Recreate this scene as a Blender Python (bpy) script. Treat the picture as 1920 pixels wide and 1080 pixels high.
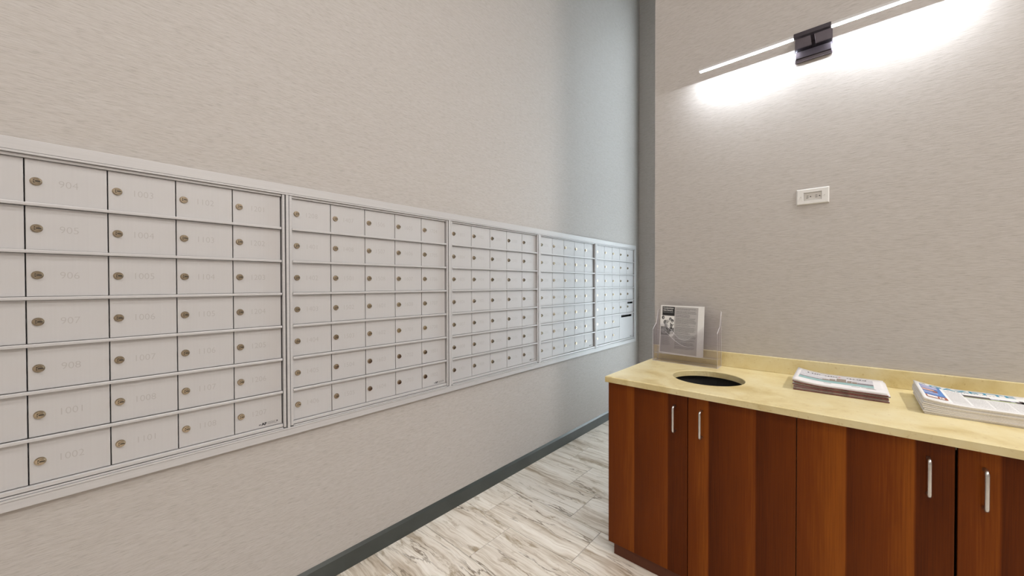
import bpy, bmesh, math, random
from mathutils import Vector, Matrix

for o in list(bpy.data.objects):
    bpy.data.objects.remove(o)
scene = bpy.context.scene
COL = scene.collection
rng = random.Random(7)

# ------------------------------------------------------------------ camera
CAMH = 1.384
YAW, PIT, ROL = math.radians(-41.7796), math.radians(-0.5998), math.radians(-0.1332)
fw = Vector((math.sin(YAW) * math.cos(PIT), math.cos(YAW) * math.cos(PIT), math.sin(PIT)))
rt = Vector((math.cos(YAW), -math.sin(YAW), 0))
up = rt.cross(fw)
r2 = rt * math.cos(ROL) + up * math.sin(ROL)
u2 = up * math.cos(ROL) - rt * math.sin(ROL)
cd = bpy.data.cameras.new('camera')
cam = bpy.data.objects.new('camera', cd)
COL.objects.link(cam)
cd.sensor_width = 36.0
cd.lens = 705.94 / 1920 * 36
cd.clip_start = 0.02
cam.matrix_world = Matrix(((r2.x, u2.x, -fw.x, 0), (r2.y, u2.y, -fw.y, 0), (r2.z, u2.z, -fw.z, CAMH), (0, 0, 0, 1)))
scene.camera = cam

# ------------------------------------------------------------------ light levels
vs = scene.view_settings
vs.view_transform = 'Standard'
vs.look = 'None'
vs.gamma = 1
vs.use_curve_mapping = False
vs.exposure = 0.0
scene.cycles.transparent_max_bounces = 32      # the acrylic holder has many clear faces
SKY = 8.0            # daylight outside the passage window
WASH = 20.0          # linear ceiling wall washer by the mailboxes
PANEL = (135.0, 36.0, 26.0)         # square ceiling panels over the room
LEDLINE = 2100.0      # bright line inside the wall light
LEDGLOW = 6.0        # its diffuser
w = bpy.data.worlds.new('daylight')
scene.world = w
w.use_nodes = True
bg = w.node_tree.nodes['Background']
bg.inputs[0].default_value = (0.86, 0.95, 1.0, 1)
bg.inputs[1].default_value = SKY

# ------------------------------------------------------------------ node helpers
def mat(name):
    m = bpy.data.materials.new(name)
    m.use_nodes = True
    nt = m.node_tree
    return m, nt, nt.nodes['Principled BSDF']

def N(nt, kind, **kw):
    n = nt.nodes.new(kind)
    for k, v in kw.items():
        if k in n.inputs:
            n.inputs[k].default_value = v
        else:
            setattr(n, k, v)
    return n

def L(nt, a, b):
    nt.links.new(a, b)

def ramp(nt, stops, interp='LINEAR'):
    r = nt.nodes.new('ShaderNodeValToRGB')
    r.color_ramp.interpolation = interp
    el = r.color_ramp.elements
    while len(el) < len(stops):
        el.new(0.5)
    for e, (p, c) in zip(el, stops):
        e.position = p
    for e, (p, c) in zip(el, stops):
        e.position = p
        e.color = (c[0], c[1], c[2], 1) if not isinstance(c, (int, float)) else (c, c, c, 1)
    return r

def mapping(nt, src, scale, loc=None):
    mp = nt.nodes.new('ShaderNodeMapping')
    mp.inputs['Scale'].default_value = scale
    if loc:
        mp.inputs['Location'].default_value = loc
    L(nt, src, mp.inputs['Vector'])
    return mp

def mixc(nt, fac, a, b, blend='MIX'):
    m = nt.nodes.new('ShaderNodeMix')
    m.data_type = 'RGBA'
    m.blend_type = blend
    for sock, v in ((m.inputs[0], fac), (m.inputs[6], a), (m.inputs[7], b)):
        if hasattr(v, 'is_linked'):
            L(nt, v, sock)
        elif isinstance(v, (int, float)):
            sock.default_value = v
        else:
            sock.default_value = (v[0], v[1], v[2], 1)
    return m.outputs[2]

def bump(nt, b, h, strength, dist):
    bn = N(nt, 'ShaderNodeBump')
    bn.inputs['Strength'].default_value = strength
    bn.inputs['Distance'].default_value = dist
    L(nt, h, bn.inputs['Height'])
    L(nt, bn.outputs[0], b.inputs['Normal'])

def plain(name, col, rough=0.5, metal=0.0, noise=0.06, nscale=40):
    m, nt, b = mat(name)
    tc = N(nt, 'ShaderNodeTexCoord')
    n = N(nt, 'ShaderNodeTexNoise', Scale=nscale)
    L(nt, tc.outputs['Object'], n.inputs['Vector'])
    lo = [c * (1 - noise) for c in col]
    hi = [min(1, c * (1 + noise)) for c in col]
    r = ramp(nt, [(0.3, lo), (0.7, hi)])
    L(nt, n.outputs['Fac'], r.inputs[0])
    L(nt, r.outputs[0], b.inputs['Base Color'])
    b.inputs['Roughness'].default_value = rough
    b.inputs['Metallic'].default_value = metal
    return m

def emit(name, col, strength):
    m = bpy.data.materials.new(name)
    m.use_nodes = True
    nt = m.node_tree
    nt.nodes.clear()
    e = N(nt, 'ShaderNodeEmission')
    e.inputs[0].default_value = (*col, 1)
    e.inputs[1].default_value = strength
    o = N(nt, 'ShaderNodeOutputMaterial')
    L(nt, e.outputs[0], o.inputs[0])
    return m

# ------------------------------------------------------------------ materials
def wallpaper():
    m, nt, b = mat('woven_wallpaper')
    g = N(nt, 'ShaderNodeNewGeometry')
    d = N(nt, 'ShaderNodeTexNoise', Scale=9.0, Detail=2.0)
    L(nt, g.outputs['Position'], d.inputs['Vector'])
    mp = mapping(nt, g.outputs['Position'], (34, 34, 420))
    add = N(nt, 'ShaderNodeVectorMath', operation='MULTIPLY_ADD')
    L(nt, d.outputs['Color'], add.inputs[0])
    add.inputs[1].default_value = (0, 0, 6)
    L(nt, mp.outputs[0], add.inputs[2])
    n1 = N(nt, 'ShaderNodeTexNoise', Scale=1.0, Detail=3.0, Roughness=0.6)
    L(nt, add.outputs[0], n1.inputs['Vector'])
    mp2 = mapping(nt, g.outputs['Position'], (14, 14, 210), (3, 7, 1))
    n2 = N(nt, 'ShaderNodeTexNoise', Scale=1.0, Detail=2.0)
    L(nt, mp2.outputs[0], n2.inputs['Vector'])
    r1 = ramp(nt, [(0.30, (0.41, 0.382, 0.36)), (0.47, (0.50, 0.471, 0.449)), (0.75, (0.545, 0.517, 0.497))])
    L(nt, n1.outputs['Fac'], r1.inputs[0])
    r2_ = ramp(nt, [(0.3, (0.93, 0.92, 0.90)), (0.7, (1.0, 1.0, 1.0))])
    L(nt, n2.outputs['Fac'], r2_.inputs[0])
    c = mixc(nt, 1.0, r1.outputs[0], r2_.outputs[0], 'MULTIPLY')
    L(nt, c, b.inputs['Base Color'])
    b.inputs['Roughness'].default_value = 0.62
    b.inputs['Specular IOR Level'].default_value = 0.35
    bump(nt, b, n1.outputs['Fac'], 0.22, 0.002)
    return m

def travertine():
    m, nt, b = mat('vein_cut_travertine_tile')
    oi = N(nt, 'ShaderNodeObjectInfo')
    tc = N(nt, 'ShaderNodeTexCoord')
    off = N(nt, 'ShaderNodeVectorMath', operation='MULTIPLY_ADD')
    comb = N(nt, 'ShaderNodeCombineXYZ')
    for i in range(3):
        L(nt, oi.outputs['Random'], comb.inputs[i])
    L(nt, comb.outputs[0], off.inputs[0])
    off.inputs[1].default_value = (17.3, 41.7, 23.1)
    L(nt, tc.outputs['Object'], off.inputs[2])
    P = off.outputs[0]
    warp = N(nt, 'ShaderNodeTexNoise', Scale=5.0, Detail=3.0)
    L(nt, P, warp.inputs['Vector'])
    wv = N(nt, 'ShaderNodeVectorMath', operation='MULTIPLY_ADD')
    L(nt, warp.outputs['Color'], wv.inputs[0])
    wv.inputs[1].default_value = (0.10, 0.055, 0)
    L(nt, P, wv.inputs[2])
    W = wv.outputs[0]
    # broad clouds of beige and grey brown, drawn out along the tile
    m1 = mapping(nt, W, (1.5, 13, 1))
    n1 = N(nt, 'ShaderNodeTexNoise', Scale=1.0, Detail=5.0, Roughness=0.62)
    L(nt, m1.outputs[0], n1.inputs['Vector'])
    r1 = ramp(nt, [(0.29, (0.35, 0.275, 0.195)), (0.38, (0.54, 0.465, 0.38)), (0.47, (0.72, 0.66, 0.58)), (0.64, (0.83, 0.78, 0.71))])
    L(nt, n1.outputs['Fac'], r1.inputs[0])
    # fine streaks
    m2 = mapping(nt, W, (3.5, 95, 1), (4, 2, 0))
    n2 = N(nt, 'ShaderNodeTexNoise', Scale=1.0, Detail=4.0, Roughness=0.6)
    L(nt, m2.outputs[0], n2.inputs['Vector'])
    r2_ = ramp(nt, [(0.34, (0.68, 0.625, 0.55)), (0.52, (1, 1, 1))])
    L(nt, n2.outputs['Fac'], r2_.inputs[0])
    c = mixc(nt, 0.75, r1.outputs[0], r2_.outputs[0], 'MULTIPLY')
    # thin dark cracks: zero crossings of a stretched noise
    m3 = mapping(nt, W, (1.1, 8.5, 1), (9, 5, 0))
    n3 = N(nt, 'ShaderNodeTexNoise', Scale=1.0, Detail=6.0, Roughness=0.55)
    L(nt, m3.outputs[0], n3.inputs['Vector'])
    s = N(nt, 'ShaderNodeMath', operation='SUBTRACT')
    L(nt, n3.outputs['Fac'], s.inputs[0]); s.inputs[1].default_value = 0.46
    a = N(nt, 'ShaderNodeMath', operation='ABSOLUTE')
    L(nt, s.outputs[0], a.inputs[0])
    r3 = ramp(nt, [(0.0, 1.0), (0.004, 0.85), (0.012, 0.0)])
    L(nt, a.outputs[0], r3.inputs[0])
    pm = N(nt, 'ShaderNodeTexNoise', Scale=3.5, Detail=1.0)
    L(nt, P, pm.inputs['Vector'])
    rp = ramp(nt, [(0.42, 0.15), (0.58, 1.0)])
    L(nt, pm.outputs['Fac'], rp.inputs[0])
    k = N(nt, 'ShaderNodeMath', operation='MULTIPLY')
    L(nt, r3.outputs[0], k.inputs[0]); L(nt, rp.outputs[0], k.inputs[1])
    c = mixc(nt, k.outputs[0], c, (0.21, 0.165, 0.12))
    # warm brown patches
    m4 = mapping(nt, W, (4.5, 13, 1), (2, 8, 0))
    n4 = N(nt, 'ShaderNodeTexNoise', Scale=1.0, Detail=5.0, Roughness=0.7)
    L(nt, m4.outputs[0], n4.inputs['Vector'])
    r4 = ramp(nt, [(0.57, 0.0), (0.68, 0.8)])
    L(nt, n4.outputs['Fac'], r4.inputs[0])
    c = mixc(nt, r4.outputs[0], c, (0.30, 0.225, 0.135))
    L(nt, c, b.inputs['Base Color'])
    b.inputs['Roughness'].default_value = 0.42
    b.inputs['Specular IOR Level'].default_value = 0.4
    bump(nt, b, n2.outputs['Fac'], 0.12, 0.002)
    return m

def stone():
    m, nt, b = mat('cream_yellow_stone')
    g = N(nt, 'ShaderNodeNewGeometry')
    n1 = N(nt, 'ShaderNodeTexNoise', Scale=7.0, Detail=6.0, Roughness=0.6, Distortion=0.5)
    L(nt, g.outputs['Position'], n1.inputs['Vector'])
    r1 = ramp(nt, [(0.30, (0.58, 0.455, 0.20)), (0.5, (0.71, 0.605, 0.335)), (0.72, (0.76, 0.68, 0.43))])
    L(nt, n1.outputs['Fac'], r1.inputs[0])
    n2 = N(nt, 'ShaderNodeTexNoise', Scale=60.0, Detail=3.0, Roughness=0.7)
    L(nt, g.outputs['Position'], n2.inputs['Vector'])
    r2_ = ramp(nt, [(0.26, (0.66, 0.52, 0.36)), (0.40, (1, 1, 1))])
    L(nt, n2.outputs['Fac'], r2_.inputs[0])
    c = mixc(nt, 0.55, r1.outputs[0], r2_.outputs[0], 'MULTIPLY')
    L(nt, c, b.inputs['Base Color'])
    b.inputs['Roughness'].default_value = 0.28
    return m

STRIPS = [-0.916, -0.776, -0.618, -0.5305, -0.442, -0.274, -0.1428, -0.0016, 0.166, 0.2515, 0.337, 0.505, 0.66]
def veneer():
    m, nt, b = mat('striped_cherry_veneer')
    g = N(nt, 'ShaderNodeNewGeometry')
    sx = N(nt, 'ShaderNodeSeparateXYZ')
    L(nt, g.outputs['Position'], sx.inputs[0])
    x0, x1 = STRIPS[0], STRIPS[-1]
    mr = N(nt, 'ShaderNodeMapRange')
    L(nt, sx.outputs['X'], mr.inputs['Value'])
    mr.inputs['From Min'].default_value = x0
    mr.inputs['From Max'].default_value = x1
    dark = [0.30, 0.16, 0.02, 0.42, 0.05, 0.06, 0.44, 0.14, 0.04, 0.40, 0.10, 0.2]
    light = [0.72, 0.60, 0.20, 0.74, 0.62, 0.40, 0.84, 0.80, 0.22, 0.70, 0.5, 0.6]
    st = []
    for i in range(len(STRIPS) - 1):
        a = (STRIPS[i] - x0) / (x1 - x0)
        e = (STRIPS[i + 1] - x0) / (x1 - x0) - 0.0012
        st += [(a, dark[i]), (e, light[i])]
    tone = ramp(nt, st)
    L(nt, mr.outputs[0], tone.inputs[0])
    mp = mapping(nt, g.outputs['Position'], (330, 330, 5))
    n1 = N(nt, 'ShaderNodeTexNoise', Scale=1.0, Detail=4.0, Roughness=0.6)
    L(nt, mp.outputs[0], n1.inputs['Vector'])
    mp2 = mapping(nt, g.outputs['Position'], (24, 24, 2.5))
    n2 = N(nt, 'ShaderNodeTexNoise', Scale=1.0, Detail=2.0)
    L(nt, mp2.outputs[0], n2.inputs['Vector'])
    s1 = N(nt, 'ShaderNodeMath', operation='MULTIPLY_ADD')
    L(nt, n1.outputs['Fac'], s1.inputs[0]); s1.inputs[1].default_value = 0.55
    L(nt, tone.outputs[0], s1.inputs[2])
    s2 = N(nt, 'ShaderNodeMath', operation='MULTIPLY_ADD')
    L(nt, n2.outputs['Fac'], s2.inputs[0]); s2.inputs[1].default_value = 0.30
    L(nt, s1.outputs[0], s2.inputs[2])
    r = ramp(nt, [(0.25, (0.060, 0.0105, 0.0013)), (0.75, (0.165, 0.037, 0.0038)), (1.0, (0.28, 0.078, 0.008))])
    sc = N(nt, 'ShaderNodeMath', operation='MULTIPLY')
    L(nt, s2.outputs[0], sc.inputs[0]); sc.inputs[1].default_value = 0.78
    L(nt, sc.outputs[0], r.inputs[0])
    L(nt, r.outputs[0], b.inputs['Base Color'])
    b.inputs['Roughness'].default_value = 0.36
    b.inputs['Specular IOR Level'].default_value = 0.12
    return m

def aluminium(name, col, rough, metal=0.6, streak=(2, 160, 2), amt=0.03):
    m, nt, b = mat(name)
    tc = N(nt, 'ShaderNodeTexCoord')
    mp = mapping(nt, tc.outputs['Object'], streak)
    n = N(nt, 'ShaderNodeTexNoise', Scale=1.0, Detail=3.0)
    L(nt, mp.outputs[0], n.inputs['Vector'])
    r = ramp(nt, [(0.3, [c * (1 - amt) for c in col]), (0.7, [c * (1 + amt) for c in col])])
    L(nt, n.outputs['Fac'], r.inputs[0])
    L(nt, r.outputs[0], b.inputs['Base Color'])
    rr = ramp(nt, [(0.3, rough * 0.93), (0.7, rough * 1.07)])
    L(nt, n.outputs['Fac'], rr.inputs[0])
    L(nt, rr.outputs[0], b.inputs['Roughness'])
    b.inputs['Metallic'].default_value = metal
    b.inputs['Specular IOR Level'].default_value = 0.25
    return m

def acrylic(name, tcol, gl, fac_min, fac_max, frosted=False):
    m = bpy.data.materials.new(name)
    m.use_nodes = True
    nt = m.node_tree
    nt.nodes.clear()
    t = N(nt, 'ShaderNodeBsdfTransparent'); t.inputs[0].default_value = (*tcol, 1)
    gs = N(nt, 'ShaderNodeBsdfPrincipled' if frosted else 'ShaderNodeBsdfGlossy')
    gs.inputs[0].default_value = (*gl, 1)
    gs.inputs['Roughness'].default_value = 0.08
    lw = N(nt, 'ShaderNodeLayerWeight'); lw.inputs[0].default_value = 0.35
    mr = N(nt, 'ShaderNodeMapRange')
    L(nt, lw.outputs['Fresnel'], mr.inputs['Value'])
    mr.inputs['To Min'].default_value = fac_min
    mr.inputs['To Max'].default_value = fac_max
    mx = N(nt, 'ShaderNodeMixShader')
    L(nt, mr.outputs[0], mx.inputs[0]); L(nt, t.outputs[0], mx.inputs[1]); L(nt, gs.outputs[0], mx.inputs[2])
    o = N(nt, 'ShaderNodeOutputMaterial')
    L(nt, mx.outputs[0], o.inputs[0])
    return m

M = {}
M['wall'] = wallpaper()
M['tile'] = travertine()
M['grout'] = plain('grey_grout', (0.36, 0.34, 0.31), 0.8)
M['stone'] = stone()
M['veneer'] = veneer()
M['kick'] = plain('cherry_stained_toe_kick', (0.10, 0.022, 0.003), 0.6)
M['carcass'] = plain('cabinet_interior_board', (0.42, 0.32, 0.22), 0.6)
M['alu_door'] = aluminium('clear_anodised_door', (0.555, 0.545, 0.548), 0.50, 0.12, (2, 160, 2), 0.012)
M['alu'] = aluminium('clear_anodised_trim', (0.555, 0.545, 0.548), 0.46, 0.12, (2, 2, 160))
M['alu_bright'] = aluminium('smooth_anodised_rail', (0.555, 0.545, 0.548), 0.36, 0.12, (2, 2, 160))
M['lock'] = plain('nickel_brass_lock', (0.44, 0.375, 0.285), 0.24, 1.0, 0.3, 55)
M['slot'] = plain('slot_shade_black', (0.008, 0.007, 0.006), 0.5)  # black fill painted in for the shade inside keyways and socket slots
M['num'] = aluminium('stamped_numeral', (0.455, 0.44, 0.43), 0.5, 0.15)
M['ink'] = plain('black_ink', (0.012, 0.012, 0.014), 0.6)
M['inkgrey'] = plain('grey_ink', (0.20, 0.20, 0.20), 0.6)
M['inkmid'] = plain('mid_grey_ink', (0.33, 0.33, 0.335), 0.6)
M['base'] = plain('dark_grey_vinyl_base', (0.052, 0.060, 0.057), 0.32, 0, 0.12, 7)
M['steel'] = plain('satin_nickel', (0.62, 0.61, 0.60), 0.28, 1.0)
M['chrome'] = plain('chrome_dark_reflection', (0.24, 0.22, 0.26), 0.12, 1.0, 0.02)  # polished chrome; the dark room's reflection is put into its colour
M['darkmetal'] = plain('dark_bronze_metal', (0.035, 0.028, 0.034), 0.35, 0.6)
M['plastic'] = plain('white_plastic', (0.72, 0.71, 0.69), 0.35, 0, 0.01)
M['plastic2'] = plain('grey_white_plastic', (0.55, 0.53, 0.50), 0.35, 0, 0.01)
M['acr'] = acrylic('clear_acrylic', (0.990, 0.986, 0.992), (0.95, 0.93, 0.97), 0.008, 0.5)
M['acr_edge'] = acrylic('acrylic_polished_edge', (0.96, 0.95, 0.98), (0.93, 0.92, 0.96), 0.55, 0.9, True)
M['paper'] = plain('white_paper', (0.80, 0.795, 0.79), 0.7, 0, 0.015)
M['paper2'] = plain('newsprint', (0.73, 0.71, 0.715), 0.75, 0, 0.03)
M['news_edge'] = plain('newsprint_edge', (0.70, 0.67, 0.65), 0.8, 0, 0.08, 300)
M['maroon'] = plain('maroon_printed_fold', (0.16, 0.055, 0.055), 0.75, 0, 0.35, 60)
M['fold_grey'] = plain('grey_printed_fold', (0.24, 0.19, 0.165), 0.75, 0, 0.3, 60)
M['greysheet'] = plain('grey_copied_page', (0.44, 0.425, 0.43), 0.7, 0, 0.02)
M['sky_p'] = plain('printed_pale_sky', (0.53, 0.52, 0.55), 0.7, 0, 0.10, 90)
M['water_p'] = plain('printed_teal_water', (0.27, 0.43, 0.43), 0.7, 0, 0.10, 60)
M['build_p'] = plain('printed_building', (0.25, 0.205, 0.17), 0.7, 0, 0.3, 200)
M['ridge_p'] = plain('printed_far_shore', (0.21, 0.19, 0.215), 0.7, 0, 0.25, 150)
M['red_p'] = plain('printed_red', (0.62, 0.10, 0.06), 0.7)
M['teal_p'] = plain('printed_teal_letter', (0.045, 0.25, 0.37), 0.7)
M['blue_p'] = plain('printed_blue', (0.085, 0.20, 0.46), 0.7, 0, 0.25, 40)
M['lilac_p'] = plain('printed_lilac', (0.36, 0.36, 0.52), 0.7, 0, 0.2, 90)
M['skin_p'] = plain('printed_pink_tan', (0.50, 0.30, 0.25), 0.7, 0, 0.2, 90)
M['brown_p'] = plain('printed_red_brown', (0.30, 0.10, 0.06), 0.7, 0, 0.3, 90)
M['green_p'] = plain('printed_grass', (0.36, 0.42, 0.20), 0.7, 0, 0.2, 90)
M['tree_p'] = plain('printed_dark_trees', (0.10, 0.085, 0.085), 0.7, 0, 0.4, 200)
M['bin'] = plain('black_bin_plastic', (0.016, 0.016, 0.016), 0.6)
M['ceil'] = plain('white_ceiling_paint', (0.70, 0.69, 0.67), 0.8, 0, 0.02, 5)
M['glow'] = emit('led_diffuser', (1.0, 0.985, 1.0), LEDGLOW)
M['ledline'] = emit('led_line', (0.87, 0.93, 1.0), LEDLINE)
M['wash'] = emit('ceiling_wall_washer', (1.0, 0.965, 0.93), WASH)
for k_, v_ in zip('acd', PANEL):
    M['panel_' + k_] = emit('ceiling_panel_light_' + k_, (1.0, 0.965, 0.93), v_)
M['glass'] = acrylic('window_glass', (0.97, 0.985, 0.99), (0.9, 0.9, 0.9), 0.03, 0.5)

# ------------------------------------------------------------------ mesh helpers
def box(bm, x0, x1, y0, y1, z0, z1, mi=0, bev=0.0):
    vs_ = [bm.verts.new(p) for p in ((x0, y0, z0), (x1, y0, z0), (x1, y1, z0), (x0, y1, z0), (x0, y0, z1), (x1, y0, z1), (x1, y1, z1), (x0, y1, z1))]
    fs = []
    for q in ((0, 3, 2, 1), (4, 5, 6, 7), (0, 1, 5, 4), (1, 2, 6, 5), (2, 3, 7, 6), (3, 0, 4, 7)):
        f = bm.faces.new([vs_[i] for i in q]); f.material_index = mi; fs.append(f)
    if bev:
        es = list({e for f in fs for e in f.edges})
        r = bmesh.ops.bevel(bm, geom=es, offset=bev, segments=2, profile=0.5, affect='EDGES')
        for f in r['faces']:
            f.material_index = mi
    return fs

def quad(bm, pts, mi=0):
    f = bm.faces.new([bm.verts.new(p) for p in pts]); f.material_index = mi
    return f

def cyl(bm, c, axis, r, h, n=20, mi=0, r1=None, cap=True, mi_cap=None):
    """solid cylinder or cone from c along axis"""
    axis = Vector(axis).normalized()
    a = axis.orthogonal().normalized(); b_ = axis.cross(a)
    c = Vector(c); r1 = r if r1 is None else r1
    A = [bm.verts.new(c + (a * math.cos(t) + b_ * math.sin(t)) * r) for t in [2 * math.pi * i / n for i in range(n)]]
    B = [bm.verts.new(c + axis * h + (a * math.cos(t) + b_ * math.sin(t)) * r1) for t in [2 * math.pi * i / n for i in range(n)]]
    for i in range(n):
        f = bm.faces.new((A[i], A[(i + 1) % n], B[(i + 1) % n], B[i])); f.material_index = mi; f.smooth = True
    if cap:
        f = bm.faces.new(A[::-1]); f.material_index = mi
        f = bm.faces.new(B); f.material_index = mi if mi_cap is None else mi_cap

def tube(bm, pts, r, n=12, mi=0):
    pts = [Vector(p) for p in pts]
    rings = []
    ref = Vector((1, 0, 0))
    for i, p in enumerate(pts):
        t = (pts[min(i + 1, len(pts) - 1)] - pts[max(i - 1, 0)]).normalized()
        a = t.cross(ref)
        a = a.normalized() if a.length > 1e-6 else t.orthogonal().normalized()
        b_ = t.cross(a)
        rings.append([bm.verts.new(p + (a * math.cos(2 * math.pi * k / n) + b_ * math.sin(2 * math.pi * k / n)) * r) for k in range(n)])
    for i in range(len(rings) - 1):
        for k in range(n):
            f = bm.faces.new((rings[i][k], rings[i][(k + 1) % n], rings[i + 1][(k + 1) % n], rings[i + 1][k]))
            f.material_index = mi; f.smooth = True
    bm.faces.new(rings[0][::-1]).material_index = mi
    bm.faces.new(rings[-1]).material_index = mi

def prism(bm, outline, fn, t, mi=0, mi_edge=None):
    """closed 2-D outline, placed by fn(u, v, w), w from 0 to t"""
    A = [bm.verts.new(fn(u, v, 0)) for u, v in outline]
    B = [bm.verts.new(fn(u, v, t)) for u, v in outline]
    n = len(A)
    bm.faces.new(A[::-1]).material_index = mi
    bm.faces.new(B).material_index = mi
    for i in range(n):
        bm.faces.new((A[i], A[(i + 1) % n], B[(i + 1) % n], B[i])).material_index = mi if mi_edge is None else mi_edge

def mesh(name, bm, mats, fixn=True):
    if fixn:
        bmesh.ops.recalc_face_normals(bm, faces=bm.faces[:])
    me = bpy.data.meshes.new(name)
    bm.to_mesh(me); bm.free()
    for m in (mats if isinstance(mats, (list, tuple)) else [mats]):
        me.materials.append(M[m] if isinstance(m, str) else m)
    return me

def obj(name, data, parent=None, loc=(0, 0, 0)):
    o = bpy.data.objects.new(name, data)
    COL.objects.link(o)
    o.location = loc
    if parent is not None:
        o.parent = parent
    return o

def tag(o, label, cat, group=None):
    o['label'] = label; o['category'] = cat
    if group:
        o['group'] = group
    return o

def thing(name, label, cat, loc, group=None):
    return tag(obj(name, None, None, loc), label, cat, group)

def struct(name, bm, mats, fixn=True):
    o = obj(name, mesh(name, bm, mats, fixn))
    o['kind'] = 'structure'
    return o

_txt = {}
def text_flat(s, bold=0.0, res=3):
    """vertices (x, y) and faces of a line of lettering, normalised: origin lower left, height 1"""
    key = (s, bold)
    if key in _txt:
        return _txt[key]
    cu = bpy.data.curves.new('lettering', 'FONT')
    cu.body = s; cu.size = 1.0; cu.resolution_u = res; cu.offset = bold
    o = bpy.data.objects.new('lettering', cu)
    me = bpy.data.meshes.new_from_object(o)
    P = [(v.co.x, v.co.y) for v in me.vertices]
    F = [tuple(p.vertices) for p in me.polygons]
    bpy.data.objects.remove(o); bpy.data.curves.remove(cu); bpy.data.meshes.remove(me)
    x0 = min(p[0] for p in P); x1 = max(p[0] for p in P); y0 = min(p[1] for p in P); y1 = max(p[1] for p in P)
    h = y1 - y0
    out = ([((x - x0) / h, (y - y0) / h) for x, y in P], F, (x1 - x0) / h)
    _txt[key] = out
    return out

def add_text(bm, s, fn, x, y, height, width=None, bold=0.0, mi=0, thick=None):
    """lettering whose lower left corner is (x, y); fn(u, v) places it"""
    P, F, asp = text_flat(s, bold)
    kx = (width / asp) if width else height
    V = [bm.verts.new(fn(x + u * kx, y + v * height)) for u, v in P]
    for f in F:
        try:
            bm.faces.new([V[i] for i in f]).material_index = mi
        except ValueError:
            pass

# ================================================================== THE ROOM
XL = -1.818                 # mailbox wall
YW = 2.42                   # wall behind the counter
XE = -0.929                 # free end of that wall
YB = 4.255                  # end wall of the passage
YR = -3.2                   # wall behind the viewer
XR = 3.3                    # far right wall
ZC = 4.85
# mailbox opening in the left wall
HY0, HY1, HZ0, HZ1 = -0.345, 4.115, 0.745, 1.80
bm = bmesh.new()
for (a, b_, c, d) in ((YR - .15, YB + .15, 0, HZ0), (YR - .15, YB + .15, HZ1, ZC), (YR - .15, HY0, HZ0, HZ1), (HY1, YB + .15, HZ0, HZ1)):
    quad(bm, ((XL, a, c), (XL, b_, c), (XL, b_, d), (XL, a, d)))
    quad(bm, ((XL - .45, a, c), (XL - .45, a, d), (XL - .45, b_, d), (XL - .45, b_, c)))
for q in (((XL, HY0, HZ0), (XL - .45, HY0, HZ0), (XL - .45, HY1, HZ0), (XL, HY1, HZ0)),
          ((XL, HY0, HZ1), (XL, HY1, HZ1), (XL - .45, HY1, HZ1), (XL - .45, HY0, HZ1)),
          ((XL, HY0, HZ0), (XL, HY0, HZ1), (XL - .45, HY0, HZ1), (XL - .45, HY0, HZ0)),
          ((XL, HY1, HZ0), (XL - .45, HY1, HZ0), (XL - .45, HY1, HZ1), (XL, HY1, HZ1)),
          ((XL - .45, HY0, HZ0), (XL - .45, HY1, HZ0), (XL - .45, HY1, HZ1), (XL - .45, HY0, HZ1))):
    quad(bm, q)
struct('wall_left', bm, 'wall', False)
bm = bmesh.new(); box(bm, XE, XR, YW, YW + .13, 0, ZC); struct('wall_right', bm, 'wall')
# end wall of the passage with a tall window
WX0, WX1, WZ0, WZ1 = -1.55, -0.62, 0.12, 4.45
bm = bmesh.new()
for a in ((XL, WX0, 0, ZC), (WX1, XR + .15, 0, ZC), (WX0, WX1, 0, WZ0), (WX0, WX1, WZ1, ZC)):
    box(bm, a[0], a[1], YB, YB + .15, a[2], a[3])
struct('wall_back', bm, 'wall')
win = obj('window_1_offscreen', None, None, ((WX0 + WX1) / 2, YB + .10, WZ0)); win['kind'] = 'structure'
hw, hh = (WX1 - WX0) / 2, WZ1 - WZ0
bm = bmesh.new()
for a in ((-hw, -hw + .05, 0, hh), (hw - .05, hw, 0, hh), (-hw + .05, hw - .05, 0, .05), (-hw + .05, hw - .05, hh - .05, hh),
          (-hw + .05, hw - .05, 2.3, 2.35)):
    box(bm, a[0], a[1], -.03, .03, a[2], a[3])
obj('window_frame', mesh('window_frame', bm, 'alu'), win)
for (x0, x1) in ((-hw + .05, hw - .05),):
    for (a, b_) in ((.05, 2.3), (2.35, hh - .05)):
        bm = bmesh.new()
        box(bm, x0, x1, -.003, .003, a, b_)
        obj('pane', mesh('pane', bm, 'glass'), win)
bm = bmesh.new(); box(bm, XL, XR + .15, YR - .15, YR, 0, ZC); struct('wall_front', bm, 'wall')
bm = bmesh.new(); box(bm, XR, XR + .15, YR, YB, 0, ZC); struct('wall_side', bm, 'wall')
bm = bmesh.new(); box(bm, XL - .5, XR + .15, YR - .15, YB + .15, ZC, ZC + .1); struct('ceiling', bm, 'ceil')

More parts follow.
